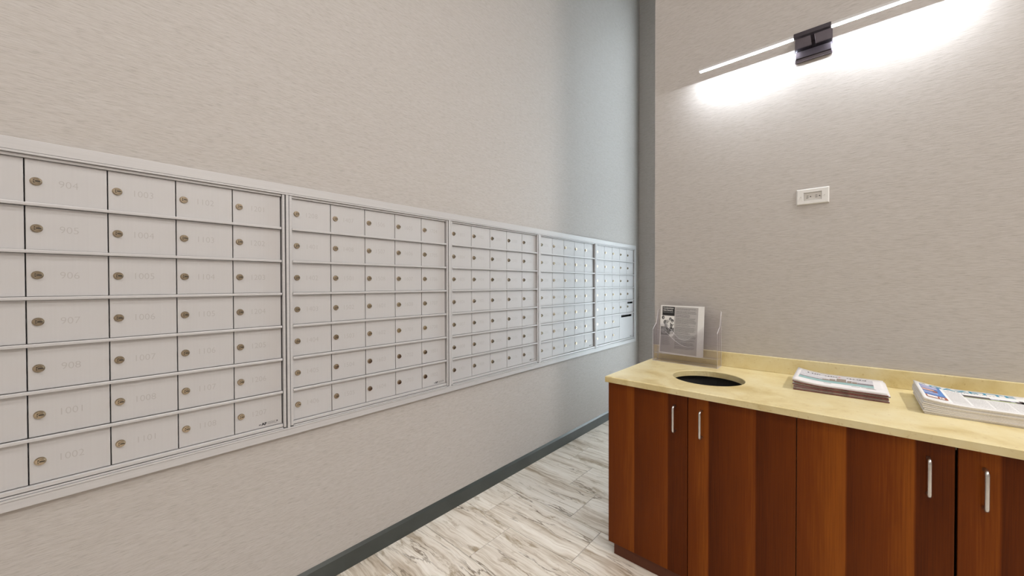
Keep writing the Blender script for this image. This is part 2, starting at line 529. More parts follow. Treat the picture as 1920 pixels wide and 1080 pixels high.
# floor: grout bed and tiles one by one
bm = bmesh.new(); box(bm, XL - .5, XR + .15, YR - .15, YB + .15, -.06, -.0025)
floor = struct('floor', bm, 'grout')
TL, TW, GAP = 0.612, 0.309, 0.003
full = None
row = 0
y = 1.268 - 15 * TW
while y < YB:
    k = round((y - 1.268) / TW)
    x = -1.43 - 0.204 * k
    x -= math.ceil((x - XL) / TL) * TL
    while x < XR:
        xa, xb, ya, yb = max(x + GAP / 2, XL), min(x + TL - GAP / 2, XR), max(y + GAP / 2, YR), min(y + TW - GAP / 2, YB)
        if xb - xa > 0.02 and yb - ya > 0.02:
            cx, cy = (xa + xb) / 2, (ya + yb) / 2
            isfull = abs(xb - xa - TL + GAP) < 1e-4 and abs(yb - ya - TW + GAP) < 1e-4
            if isfull and full is not None:
                me = full
            else:
                bm = bmesh.new()
                hx, hy, b_ = (xb - xa) / 2, (yb - ya) / 2, 0.0012
                lo = [bm.verts.new((sx * hx, sy * hy, -.006)) for sx, sy in ((-1, -1), (1, -1), (1, 1), (-1, 1))]
                mi_ = [bm.verts.new((sx * hx, sy * hy, -b_)) for sx, sy in ((-1, -1), (1, -1), (1, 1), (-1, 1))]
                hi = [bm.verts.new((sx * (hx - b_), sy * (hy - b_), 0)) for sx, sy in ((-1, -1), (1, -1), (1, 1), (-1, 1))]
                bm.faces.new(hi)
                for i in range(4):
                    j = (i + 1) % 4
                    bm.faces.new((lo[i], lo[j], mi_[j], mi_[i])); bm.faces.new((mi_[i], mi_[j], hi[j], hi[i]))
                me = mesh('tile', bm, 'tile')
                if isfull:
                    full = me
            t = obj('tile', me, floor, (cx, cy, 0))
        x += TL
    y += TW

# baseboards: dark vinyl with a paler bevelled top
def baseboard(name, p0, p1, nrm):
    bm = bmesh.new()
    p0, p1, n = Vector(p0), Vector(p1), Vector(nrm)
    prof = ((0.011, 0.0005), (0.011, 0.078), (0.0015, 0.0925), (0.0, 0.0925))
    A = [bm.verts.new(p0 + n * d + Vector((0, 0, z))) for d, z in prof]
    B = [bm.verts.new(p1 + n * d + Vector((0, 0, z))) for d, z in prof]
    for i in range(3):
        bm.faces.new((A[i], A[i + 1], B[i + 1], B[i]))
    a0 = bm.verts.new(p0 + Vector((0, 0, .0005))); b0 = bm.verts.new(p1 + Vector((0, 0, .0005)))
    bm.faces.new((A[0], A[1], A[2], A[3], a0)); bm.faces.new((B[0], b0, B[3], B[2], B[1]))
    return struct(name, bm, 'base')
baseboard('baseboard_left', (XL, YR, 0), (XL, YB, 0), (1, 0, 0))
baseboard('baseboard_back', (XL + .011, YB, 0), (XR, YB, 0), (0, -1, 0))
baseboard('baseboard_end', (XE, YW, 0), (XE, YW + .13, 0), (-1, 0, 0))
baseboard('baseboard_right', (.70, YW, 0), (XR, YW, 0), (0, -1, 0))

# ceiling luminaires
def ceil_light(name, dname, label, cat, cx, cy, sx, sy, m, group=None):
    t = thing(name, label, cat, (cx, cy, ZC), group)
    bm = bmesh.new()
    f = 0.025
    for a in ((-sx - f, sx + f, -sy - f, -sy), (-sx - f, sx + f, sy, sy + f), (-sx - f, -sx, -sy, sy), (sx, sx + f, -sy, sy)):
        box(bm, *a, -.03, 0)
    obj('trim_ring', mesh('trim_ring', bm, 'alu'), t)
    bm = bmesh.new()
    quad(bm, ((-sx, -sy, -.012), (-sx, sy, -.012), (sx, sy, -.012), (sx, -sy, -.012)))
    obj(dname, mesh(dname, bm, m, False), t)
ceil_light('linear_ceiling_light_offscreen', 'linear_diffuser_offscreen', 'long narrow ceiling light washing the mailbox wall', 'ceiling light', XL + .46, -0.9, .04, 1.9, 'wash')
PANELS = ((2.75, 1.45, 'long strip along the side wall', 'panel_a'), (0.5, -0.6, 'over the middle of the room', 'panel_c'), (0.5, -2.2, 'by the front wall', 'panel_d'))
for px, py, d, pm_ in PANELS:
    if pm_ == 'panel_a':
        ceil_light('long_ceiling_light_offscreen', 'long_diffuser_offscreen', 'long flush ceiling panel light along the side wall', 'ceiling light', px, py, .15, .65, pm_)
    else:
        k_ = 'panel' if pm_ == 'panel_c' else 'square'
        ceil_light(k_ + '_ceiling_light_offscreen', k_ + '_diffuser_offscreen', 'square flush ceiling panel light ' + d, 'ceiling light', px, py, .3, .3, pm_)

# ================================================================== MAILBOXES
FX = -1.80                  # front plane of the frames
DX = -1.815                 # front plane of the doors
STARTS = (-0.2960, 0.5856, 1.4712, 2.3610, 3.2450)   # first door edge of each unit
CW, RH = 0.1680, 0.1402
ZTOP = 1.6946 + RH / 2      # upper limit of the top row
ZBOT = ZTOP - 7 * RH
DW, DH = CW - 0.0028, RH - 0.0112
GY0, GY1, GZ0, GZ1 = STARTS[0] - .0135, STARTS[4] + 5 * CW + .013, ZBOT - .0245, ZTOP + .012

# surround: wide flat border with an inner lip, plus the mullions between units
sr = thing('mailbox_surround', 'long flat aluminium trim frame bordering the whole row of mailboxes', 'frame', (FX, (GY0 + GY1) / 2, GZ0))
def sur(name, y0, y1, z0, z1, x0=XL + .0002, x1=FX, mat_='alu', bev=0.0012):
    bm = bmesh.new()
    box(bm, x0 - FX, x1 - FX, y0 - (GY0 + GY1) / 2, y1 - (GY0 + GY1) / 2, z0 - GZ0, z1 - GZ0, 0, bev)
    return obj(name, mesh(name, bm, mat_), sr)
BO = 0.036
OZ0, OZ1, OY0, OY1 = 0.7315, 1.8125, GY0 - BO, 4.130
sur('border_strip', OY0, OY1, GZ1, OZ1)
sur('border_strip', OY0, OY1, OZ0, GZ0)
sur('border_strip', OY0, GY0, GZ0, GZ1)
sur('border_strip', GY1, OY1, GZ0, GZ1)
for (y0, y1, z0, z1) in ((GY0, GY1, GZ1 - .0075, GZ1 - .0012), (GY0, GY1, GZ0 + .0008, GZ0 + .007)):
    sur('inner_lip', y0, y1, z0, z1, XL - .002, FX + .0018, 'alu_bright', 0.0008)
for u in range(1, 5):
    ya, yb = STARTS[u - 1] + 5 * CW + .0125, STARTS[u] - .0115
    sur('mullion', ya + .0048, yb - .0022, GZ0 + .007, GZ1 - .0075, XL - .004, FX + .0004)

def seq():
    for fl in (8, 9, 10, 11, 12, *range(14, 40)):
        for k in range(1, 9):
            if fl == 8 and k < 5:
                continue
            yield '%d%02d' % (fl, k)
numbers = seq()

# shared meshes; unit local axes: x out of the wall (0 = front plane), y along the wall, z up
bm = bmesh.new(); box(bm, -.004, 0, 0, DW, 0, DH, 0, 0.0009); door_me = mesh('door', bm, 'alu_door')
bm = bmesh.new()
cyl(bm, (0, 0, 0), (1, 0, 0), .0124, .0022, 24, 0, .0118)
cyl(bm, (.0022, 0, 0), (1, 0, 0), .0108, .0040, 24, 0, .0098)
cyl(bm, (.0062, .0026, 0), (1, 0, 0), .0070, .0022, 20, 0, .0064)
box(bm, .0076, .0087, -.0012, .0090, -.0013, .0013, 1)
box(bm, .0063, .0068, -.0046, -.0030, -.0050, .0050, 1)
lock_me = mesh('lock', bm, ['lock', 'slot'])
bm = bmesh.new(); box(bm, -.012, -.001, 0, 5 * CW, -.0048, .0048, 0, 0.0016); rail_me = mesh('rail', bm, 'alu_bright')
bm = bmesh.new(); box(bm, -.012, -.001, 0, 3 * CW, -.0048, .0048, 0, 0.0016); rail3_me = mesh('rail', bm, 'alu_bright')

def maker_mesh():
    bm = bmesh.new()
    fn = lambda u, v: (0.0003, u, v)
    quad(bm, [fn(*p) for p in ((0, .0052), (.0075, .0052), (.0075, .0082), (0, .0082))])
    add_text(bm, 'AF', fn, .0085, .002, .0115, .019, 0.05)
    for i, (a, b_) in enumerate(((.031, .060), (.031, .054), (.031, .062))):
        x = a
        while x < b_:
            l = rng.uniform(.0015, .004)
            quad(bm, [fn(*p) for p in ((x, .011 - i * .0040), (x + l, .011 - i * .0040), (x + l, .0128 - i * .0040), (x, .0128 - i * .0040))], 1)
            x += l + .0008
    quad(bm, [fn(*p) for p in ((.064, .0075), (.068, .0075), (.068, .0125), (.064, .0125))])
    return mesh('maker_label', bm, ['ink', 'inkgrey'], False)
maker_me = maker_mesh()

def slotted_door(w_, h_, y0, y1, z0, z1):
    bm = bmesh.new()
    R = []
    for x in (0, -.004):
        R.append([bm.verts.new((x, y, z)) for y, z in ((0, 0), (w_, 0), (w_, h_), (0, h_))])
        R.append([bm.verts.new((x, y, z)) for y, z in ((y0, z0), (y1, z0), (y1, z1), (y0, z1))])
    for A, B in ((R[0], R[1]), (R[2], R[3]), (R[0], R[2]), (R[1], R[3])):
        for i in range(4):
            bm.faces.new((A[i], A[(i + 1) % 4], B[(i + 1) % 4], B[i]))
    return mesh('door', bm, 'alu_door')
def sleeve(y0, y1, z0, z1):
    bm = bmesh.new()
    t, xa, xb = .0012, -.028, .0004
    y0 += .0002; y1 -= .0002; z0 += .0002; z1 -= .0002
    for a in ((y0, y1, z0, z0 + t), (y0, y1, z1 - t, z1), (y0, y0 + t, z0 + t, z1 - t), (y1 - t, y1, z0 + t, z1 - t)):
        box(bm, xa, xb, *a)
    return mesh('mail_slot', bm, 'bin')

unit_labels = [
    'brushed aluminium mailbox unit with doors 904 to 908 and 1001 to 1207',
    'brushed aluminium mailbox unit with doors 1208 to 1802',
    'brushed aluminium mailbox unit with doors 1803 and 1902 in its top row',
    'mailbox unit without slots, next to the one with black mail slots',
    'mailbox unit with black outgoing mail slots and a large blank door',
]
for u in range(5):
    y0 = STARTS[u]
    T = thing('mailbox_unit', unit_labels[u], 'mailbox unit', (FX, y0, ZBOT), 'mailbox units set in the wall')
    H = 7 * RH
    W5 = 5 * CW
    # housing behind the doors: dark box open to the front
    bm = bmesh.new()
    xb, xf = -.33, DX - FX - .006
    q0, q1, q2, q3 = -.001, W5 + .001, -.004, H + .004
    for a in ((xb, xb + .002, q0, q1, q2, q3), (xb + .002, xf, q0, q0 + .002, q2, q3), (xb + .002, xf, q1 - .002, q1, q2, q3),
              (xb + .002, xf, q0 + .002, q1 - .002, q2, q2 + .002), (xb + .002, xf, q0 + .002, q1 - .002, q3 - .002, q3)):
        box(bm, *a)
    obj('housing', mesh('housing', bm, 'alu'), T)
    # unit frame: jambs, head and sill
    bm = bmesh.new()
    box(bm, -.020, -.0012, -.0115, -.0012, -.012, H + .0035, 0, 0.001)
    obj('jamb', mesh('jamb', bm, 'alu_bright'), T)
    bm = bmesh.new()
    box(bm, -.020, -.0012, W5 + .0032, W5 + .0125, -.012, H + .0035, 0, 0.001)
    obj('jamb', mesh('jamb', bm, 'alu_bright'), T)
    bm = bmesh.new()
    box(bm, -.020, -.006, -.001, W5 + .001, H - .0045, H + .0035, 0, 0.0008)
    obj('head', mesh('head', bm, 'alu'), T)
    bm = bmesh.new()
    box(bm, -.020, -.004, -.001, W5 + .001, -.0085, .0035, 0, 0.0012)
    box(bm, -.020, -.0016, -.001, W5 + .001, -.0165, -.0112, 0, 0.0008)
    obj('sill', mesh('sill', bm, 'alu_bright'), T)
    for r in range(1, 7):
        short = (u == 4 and r == 6)
        # rows are counted from the top
        obj('rail', rail3_me if short else rail_me, T, (0, 0, H - r * RH))
    nums = [[next(numbers) for r in range(7)] for c in range(5)]
    for c in range(5):
        for r in range(7):
            z = H - (r + 1) * RH + (RH - DH) / 2
            yy = c * CW + .0014
            if u == 4 and c >= 3 and r >= 5:
                continue
            SL = (.022, .150, DH - .034, DH - .014)
            slot_ = u == 4 and c == 4 and r == 4
            d = obj('door', slotted_door(DW, DH, *SL) if slot_ else door_me, T, (DX - FX, yy, z))
            obj('lock', lock_me, d, (0, .0205, DH / 2))
            if u < 4:
                s = nums[c][r]
                bm = bmesh.new()
                hgt = .0205; wd = text_flat(s, -0.012)[2] * hgt * .92
                add_text(bm, s, lambda a, b_: (0.0002, a, b_), .084 - wd / 2, DH / 2 - hgt / 2, hgt, wd, -0.012)
                obj('number', mesh('number', bm, 'num', False), d)
            if c == 4 and r == 6:
                obj('maker_label', maker_me, d, (0, DW - .084, .0065))
            if u == 4 and c == 4 and r == 4:
                s = obj('mail_slot', sleeve(*SL), d); s['label'] = 'narrow black mail slot'
    if u == 4:
        SL = (.038, .290, 2 * RH - .047, 2 * RH - .024)
        d = obj('outgoing_mail_door', slotted_door(2 * CW - .0028, 2 * RH - .0112, *SL), T, (DX - FX, 3 * CW + .0011, (RH - DH) / 2))
        s = obj('mail_slot', sleeve(*SL), d); s['label'] = 'wide black mail slot'
        obj('maker_label', maker_me, d, (0, 2 * CW - .086, .0065))

# ================================================================== CABINETS AND COUNTER
YF, ZCT, THK = 1.7473, 0.9135, 0.029
YD = YF + 0.020                       # door face
CB = 0.060                            # bottom of the doors
def cabinet(label, x0, x1, xm, gap_m, open_top, hx):
    t = thing('base_cabinet', label, 'cabinet', ((x0 + x1) / 2, 2.08, 0), 'base cabinets under the stone counter')
    ox, oy = (x0 + x1) / 2, 2.08
    zt = ZCT - THK
    bm = bmesh.new()
    yb, yf = 2.405, YD + .0205
    for a in ((x0, x0 + .018, yf, yb, CB + .004, zt), (x1 - .018, x1, yf, yb, CB + .004, zt),
              (x0 + .018, x1 - .018, yb - .01, yb, CB + .004, zt), (x0 + .018, x1 - .018, yf, yb - .01, CB + .004, CB + .022)):
        box(bm, a[0] - ox, a[1] - ox, a[2] - oy, a[3] - oy, a[4], a[5])
    if not open_top:
        box(bm, x0 + .018 - ox, x1 - .018 - ox, yf - oy, yb - .01 - oy, zt - .02, zt - .001)
    me = mesh('body', bm, ['veneer', 'carcass'])
    for p in me.polygons:
        c = p.center
        inside = (x0 + .005 - ox) < c.x < (x1 - .005 - ox) and c.z > 0
        p.material_index = 1 if inside else 0
    obj('body', me, t)
    bm = bmesh.new()
    box(bm, x0 + .026 - ox, x1 - ox, YD + .012 - oy, 2.38 - oy, 0.0005, CB + .003, 0, 0)
    obj('toe_kick', mesh('toe_kick', bm, 'kick'), t)
    for i, (a, b_) in enumerate(((x0, xm - gap_m / 2), (xm + gap_m / 2, x1))):
        a += .0012 if i == 0 and x0 > -.9 else 0
        bm = bmesh.new()
        box(bm, a - ox, b_ - .0012 - ox, YD - oy, YD + .020 - oy, CB, zt - .004, 0, .0014)
        d = obj('door', mesh('door', bm, 'veneer'), t)
        hx_ = hx[i]
        z0, z1 = .716, .830
        bm = bmesh.new()
        pts = [(0, YD, z1)]
        for k in range(7):
            an = math.pi / 2 * k / 6
            pts.append((0, YD - .022 - .010 * math.sin(an), z1 - .010 + .010 * math.cos(an)))
        for k in range(7):
            an = math.pi / 2 * k / 6
            pts.append((0, YD - .022 - .010 * math.cos(an), z0 + .010 - .010 * math.sin(an)))
        pts.append((0, YD, z0))
        tube(bm, [(hx_ - ox, p[1] - oy, p[2]) for p in pts], .0052, 12)
        h = obj('handle', mesh('handle', bm, 'steel'), d); h['label'] = 'satin metal bow handle'
cabinet('striped cherry wood cabinet under the round waste opening', -.9157, -.1428, -.5305, .0016, True, (-.585, -.4735))
cabinet('striped cherry wood cabinet under the newspapers', -.1428, .646, .2515, .0052, False, (.192, .305))

ct = thing('countertop', 'cream yellow stone countertop with low backsplash and round waste opening', 'countertop', (-.14, 2.08, ZCT))
CX, CY, CR = -.523, 2.053, .160
bm = bmesh.new()
x0, x1, y0, y1 = -.925, .66, YF, YW - .001
# slab with a round hole: ring of quads between the hole and the rectangle
nseg = 64
def rect_hit(an):
    dx, dy = math.cos(an), math.sin(an)
    ts = []
    if dx > 1e-9: ts.append((x1 - CX) / dx)
    if dx < -1e-9: ts.append((x0 - CX) / dx)
    if dy > 1e-9: ts.append((y1 - CY) / dy)
    if dy < -1e-9: ts.append((y0 - CY) / dy)
    t = min(ts)
    return CX + dx * t, CY + dy * t
angs = sorted([2 * math.pi * i / nseg for i in range(nseg)] + [math.atan2(yy - CY, xx - CX) % (2 * math.pi) for xx in (x0, x1) for yy in (y0, y1)])
e = .0035
def P3(p, z, ins=0):
    x, y = p
    if ins:
        x = min(max(x, x0 + ins), x1 - ins); y = min(max(y, y0 + ins), y1)
    return bm.verts.new((x + .14, y - 2.08, z - ZCT))
hin, hmid, hout, otop, oside, obot = [], [], [], [], [], []
for an in angs:
    c = (CX + CR * math.cos(an), CY + CR * math.sin(an)); c2 = (CX + (CR + .002) * math.cos(an), CY + (CR + .002) * math.sin(an))
    o_ = rect_hit(an)
    hin.append(P3(c, ZCT - THK)); hmid.append(P3(c, ZCT - .002)); hout.append(P3(c2, ZCT))
    otop.append(P3(o_, ZCT, e)); oside.append(P3(o_, ZCT - e)); obot.append(P3(o_, ZCT - THK))
n = len(angs)
for i in range(n):
    j = (i + 1) % n
    for A, B in ((hin, hmid), (hmid, hout), (hout, otop), (otop, oside), (oside, obot), (obot, hin)):
        bm.faces.new((A[i], A[j], B[j], B[i]))
obj('slab', mesh('slab', bm, 'stone'), ct)
bm = bmesh.new()
box(bm, x0 + .14, x1 + .14, YW - .0215 - 2.08, YW - .001 - 2.08, .0003, .0805, 0, .0015)
obj('backsplash', mesh('backsplash', bm, 'stone'), ct)

# bin below the opening
bm = bmesh.new()
for (ra, rb, za, zb) in ((.150, .185, .1, .895), (.185, .178, .895, .895), (.178, .145, .895, .11)):
    A = [bm.verts.new((ra * math.cos(2 * math.pi * k / 32), ra * math.sin(2 * math.pi * k / 32), za)) for k in range(32)]
    B = [bm.verts.new((rb * math.cos(2 * math.pi * k / 32), rb * math.sin(2 * math.pi * k / 32), zb)) for k in range(32)]
    for k in range(32):
        bm.faces.new((A[k], A[(k + 1) % 32], B[(k + 1) % 32], B[k]))
A = [bm.verts.new((.150 * math.cos(2 * math.pi * k / 32), .150 * math.sin(2 * math.pi * k / 32), .1)) for k in range(32)]
bm.faces.new(A)
A = [bm.verts.new((.145 * math.cos(2 * math.pi * k / 32), .145 * math.sin(2 * math.pi * k / 32), .11)) for k in range(32)]
bm.faces.new(A)
for v in bm.verts:
    v.co.z -= .1
tag(obj('waste_bin', mesh('waste_bin', bm, 'bin'), None, (CX, CY, CB + .0225)), 'black round waste bin inside the cabinet below the counter hole', 'bin')

# ================================================================== WALL LIGHT
DL = .095                              # stand-off of the bars from the wall
LX, LZ = -.1368, 2.586
wl = thing('wall_light', 'linear wall light with two glowing bars on a polished chrome mount', 'wall light', (LX, YW, LZ))
bm = bmesh.new()
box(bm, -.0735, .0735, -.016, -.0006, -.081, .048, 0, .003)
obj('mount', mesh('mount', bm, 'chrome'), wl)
bm = bmesh.new(); box(bm, -.0690, .0690, -.0215, -.0162, -.066, -.032, 0, .0020); obj('mount_cover', mesh('mount_cover', bm, 'darkmetal'), wl)
bm = bmesh.new(); box(bm, -.008, .008, -DL + .011, -.0162, .006, .014, 0, .001); obj('arm', mesh('arm', bm, 'darkmetal'), wl)
bm = bmesh.new(); box(bm, -.0705, .0705, -DL - .011, -DL + .0108, .001, .022, 0, .0015); obj('centre_block', mesh('centre_block', bm, 'darkmetal'), wl)
for s in (-1, 1):
    a, b_ = sorted((s * .0708, s * .5015))
    bm = bmesh.new()
    # inverted channel; the lip on the wall side cuts the light off above a line on the wall
    box(bm, a, b_, -DL - .010, -DL + .010, .0042, .016)
    box(bm, a, b_, -DL + .0102, -DL + .0112, .0002, .016)
    e0, e1 = (a - .002, a) if s < 0 else (b_, b_ + .002)
    box(bm, e0, e1, -DL - .010, -DL + .0112, .0010, .016)
    obj('bar', mesh('bar', bm, 'alu'), wl)
    bm = bmesh.new()
    # wedge shaped diffuser: broad face to the room, narrow bright line on the wall side
    prof = ((-.0095, .0041), (.0095, .0041), (.0095, .0030), (.0012, .0012), (-.0095, .0022))
    A = [bm.verts.new((a + .001, -DL + p, q)) for p, q in prof]; B = [bm.verts.new((b_ - .001, -DL + p, q)) for p, q in prof]
    bm.faces.new(A[::-1]); bm.faces.new(B)
    for i in range(5):
        bm.faces.new((A[i], A[(i + 1) % 5], B[(i + 1) % 5], B[i]))
    obj('diffuser', mesh('diffuser', bm, 'glow'), wl)
    bm = bmesh.new()
    p0, p1 = (-.0003, .00075), (.0013, .00187)
    quad(bm, ((a + .002, -DL + p0[0], p0[1]), (b_ - .002, -DL + p0[0], p0[1]), (b_ - .002, -DL + p1[0], p1[1]), (a + .002, -DL + p1[0], p1[1])))
    box(bm, a + .002, b_ - .002, -DL - .0008, -DL - .0004, .0006, .0019, 1)
    obj('led_line', mesh('led_line', bm, ['ledline', 'alu'], False), wl)

# ================================================================== OUTLET
ox0, ox1, oz0, oz1 = -.2007, -.072, 1.782, 1.861
oc = ((ox0 + ox1) / 2, YW, (oz0 + oz1) / 2)
ot = thing('power_outlet', 'white plastic wall plate with a double power outlet above the counter', 'outlet', oc)
hw, hh = (ox1 - ox0) / 2, (oz1 - oz0) / 2
iw, ih = .035, .0195
bm = bmesh.new()
def ring(w_, h_, y_):
    return [bm.verts.new((sx * w_, y_, sz * h_)) for sx, sz in ((-1, -1), (1, -1), (1, 1), (-1, 1))]
R = [ring(hw, hh, -.0003), ring(hw, hh, -.0025), ring(hw - .004, hh - .004, -.0075), ring(iw + .001, ih + .001, -.0075), ring(iw, ih, -.0050), ring(iw, ih, -.001)]
for A, B in zip(R, R[1:]):
    for i in range(4):
        j = (i + 1) % 4
        bm.faces.new((A[i], A[j], B[j], B[i]))
obj('wall_plate', mesh('wall_plate', bm, 'plastic'), ot)
bm = bmesh.new()
box(bm, -iw + .0006, iw - .0006, -.0046, -.0006, -ih + .0006, ih - .0006, 0, .0006)
rc = obj('receptacle', mesh('receptacle', bm, 'plastic2'), ot)
for k, cx in enumerate((-.0155, .0195)):
    bm = bmesh.new()
    box(bm, cx - .0085, cx - .0005, -.0051, -.0045, .0022, .0040)
    box(bm, cx - .0095, cx - .0005, -.0051, -.0045, -.0068, -.0050)
    cyl(bm, (cx + .0078, -.0045, -.0012), (0, -1, 0), .0025, .0006, 12)
    obj('plug_slot_shade', mesh('plug_slot_shade', bm, 'slot'), rc)
for s in (-1, 1):
    bm = bmesh.new()
    cyl(bm, (s * .0465, -.0074, 0), (0, -1, 0), .003, .0008, 14)
    box(bm, s * .0465 - .0022, s * .0465 + .0022, -.0084, -.0080, -.0005, .0005, 1)
    obj('screw', mesh('screw', bm, ['plastic', 'inkgrey']), ot)

# ================================================================== LITERATURE HOLDER AND FLYERS
HX0, HX1, HYF, HYM, HYB = -.895, -.536, 2.297, 2.342, 2.386
hc = ((HX0 + HX1) / 2, 2.34, ZCT)
ho = thing('literature_holder', 'clear acrylic two-pocket literature holder standing on the counter corner', 'brochure holder', hc)
PT = .0028
def hpart(name, outline, fn, t=PT):
    bm = bmesh.new()
    prism(bm, outline, lambda u, v, w_: tuple(Vector(fn(u, v, w_)) - Vector(hc)), t, 0, 1)
    return obj(name, mesh(name, bm, ['acr', 'acr_edge']), ho)
def scoop(z0, zs_, zmin, xl, xr):
    pts = [(HX0, z0), (HX1, z0), (HX1, zs_)]
    xc, hwid = (xl + xr) / 2, (xr - xl) / 2
    for k in range(25):
        t = -1 + 2 * k / 24
        pts.append((xc - hwid * t, zs_ - (zs_ - zmin) * (math.cos(math.pi * t / 2) ** 1.3 if abs(t) < 1 else 0)))
    pts.append((HX0, zs_))
    return pts
hpart('front_panel', scoop(ZCT + .0005, 1.107, 1.018, -.835, -.560), lambda u, v, w_: (u, HYF + w_, v))
hpart('middle_panel', scoop(.9588, 1.138, 1.048, -.835, -.612), lambda u, v, w_: (u, HYM - .012 + w_ + (v - .9588) * .07, v))
hpart('back_panel', [(HX0, ZCT + .0005), (HX1, ZCT + .0005), (HX1, 1.222), (HX1 - .008, 1.23), (HX0 + .008, 1.23), (HX0, 1.222)], lambda u, v, w_: (u, HYB - PT + w_, v))
for s, xx in ((0, HX0 + .0002), (1, HX1 - PT - .0002)):
    hpart('side_panel', [(HYF + PT, ZCT + .0005), (HYB - PT, ZCT + .0005), (HYB - PT, 1.222), (HYM + .012, 1.138), (HYM - .002, 1.134), (HYF + PT, 1.107)], lambda u, v, w_, xx=xx: (xx + w_, u, v))
hpart('base', [(HX0 + PT + .0004, HYF + PT), (HX1 - PT - .0004, HYF + PT), (HX1 - PT - .0004, HYB - PT), (HX0 + PT + .0004, HYB - PT)], lambda u, v, w_: (u, v, ZCT + .0005 + w_))
hpart('pocket_floor', [(HX0 + PT + .0004, HYM - .009), (HX1 - PT - .0004, HYM - .009), (HX1 - PT - .0004, HYB - PT), (HX0 + PT + .0004, HYB - PT)], lambda u, v, w_: (u, v, .9560 + w_))

FW, FH = .224, .293
def flyer(label, x, ylow, z, rot, lean, group=None, front=False):
    bm = bmesh.new()
    box(bm, 0, FW, 0, .0012, 0, FH)
    o = obj('flyer', mesh('flyer', bm, 'paper'), None, (x, ylow, z))
    o.rotation_euler = (-lean, rot, 0)
    tag(o, label, 'flyer', group)
    return o
lean = math.radians(4)
f3 = flyer('blank white sheet behind the printed flyer, rearmost in the holder', -.846, 2.3470, .9592, math.radians(.3), lean)
f2 = flyer('plain white sheet directly behind the printed condominium insurance flyer', -.853, 2.3440, .9592, math.radians(.9), lean)
f1 = flyer('copied condominium insurance flyer with family photo, in the acrylic holder', -.8735, 2.3405, .9600, math.radians(1.3), lean)
rgf = random.Random(3)
bm = bmesh.new()
fp = lambda u, v, k=0: (u, -.0002 - k * .00008, FH - v)
def rect(bm, u0, v0, u1, v1, mi, k=0):
    quad(bm, (fp(u0, v1, k), fp(u1, v1, k), fp(u1, v0, k), fp(u0, v0, k)), mi)
def disc(bm, u, v, ru, rv, mi, k=0, n=14):
    f = bm.faces.new([bm.verts.new(fp(u + ru * math.cos(t), v + rv * math.sin(t), k)) for t in [-2 * math.pi * i / n for i in range(n)]])
    f.material_index = mi
# 0 grey sheet, 1 black, 2 dark grey, 3 mid grey, 4 white
rect(bm, .006, .006, .216, .286, 0, 0)
rect(bm, .012, .008, .083, .062, 1, 1)
for s, v, hgt, wd, mi in (('Condominium', .021, .0095, .060, 4), ("Unit Owner's", .034, .0095, .056, 4), ('INSURANCE GUIDE', .0455, .0075, .059, 3)):
    add_text(bm, s, lambda a, b_, v=v: fp(a, v - b_, 2), .016, 0, hgt, wd, .02 if mi == 4 else 0, mi)
rect(bm, .006, .064, .083, .182, 4, 1)
rect(bm, .006, .131, .083, .182, 2, 2)
disc(bm, .017, .076, .0085, .011, 1, 2); disc(bm, .019, .077, .0045, .007, 3, 3)
disc(bm, .036, .104, .017, .016, 2, 2); disc(bm, .041, .100, .007, .009, 3, 3); disc(bm, .041, .112, .009, .008, 4, 3)
disc(bm, .060, .083, .0075, .010, 1, 3); disc(bm, .060, .085, .005, .007, 3, 4); disc(bm, .059, .103, .012, .013, 4, 3)
disc(bm, .072, .093, .0085, .010, 1, 4); disc(bm, .072, .097, .006, .007, 3, 5); disc(bm, .075, .110, .009, .011, 4, 4)
rect(bm, .060, .112, .082, .116, 2, 5)
disc(bm, .052, .127, .008, .012, 4, 3); disc(bm, .066, .124, .008, .013, 2, 4); disc(bm, .078, .126, .006, .012, 4, 4)
disc(bm, .036, .122, .010, .012, 3, 3)
disc(bm, .025, .155, .018, .020, 3, 3); disc(bm, .068, .146, .010, .012, 1, 5); disc(bm, .070, .150, .006, .009, 3, 6); disc(bm, .070, .172, .014, .017, 4, 5)
for q in range(70):
    uu, vv = rgf.uniform(.026, .080), rgf.uniform(.088, .178)
    disc(bm, uu, vv, rgf.uniform(.0012, .0034), rgf.uniform(.0012, .0040), rgf.choice((1, 2, 3, 4)) if vv < .132 else rgf.choice((1, 2, 3)), 7 + q % 3, 8)
def words(bm, u0, u1, v, hgt, mi, k=1):
    u = u0
    while u < u1:
        l = rgf.uniform(.003, .012)
        rect(bm, u, v, min(u + l, u1), v + hgt, mi, k)
        u += l + .0016
v = .014
for blk in (3, 5, 1, 0, 9, 2, 8, 1, 6, 3, 5, 4):
    for q in range(max(blk, 1)):
        if v > .262:
            break
        u1 = .214 - rgf.uniform(0.006, .02)
        words(bm, .091, u1 if q < blk - 1 else u1 - .03, v, .0021, 1 if (blk in (1, 0)) else 2)
        v += .0043
    v += .0035
v = .190
for q in range(13):
    words(bm, .012, .05 + rgf.uniform(0, .02), v, .0016, 2); v += .0042
obj('print', mesh('print', bm, ['greysheet', 'ink', 'inkgrey', 'inkmid', 'paper'], False), f1)

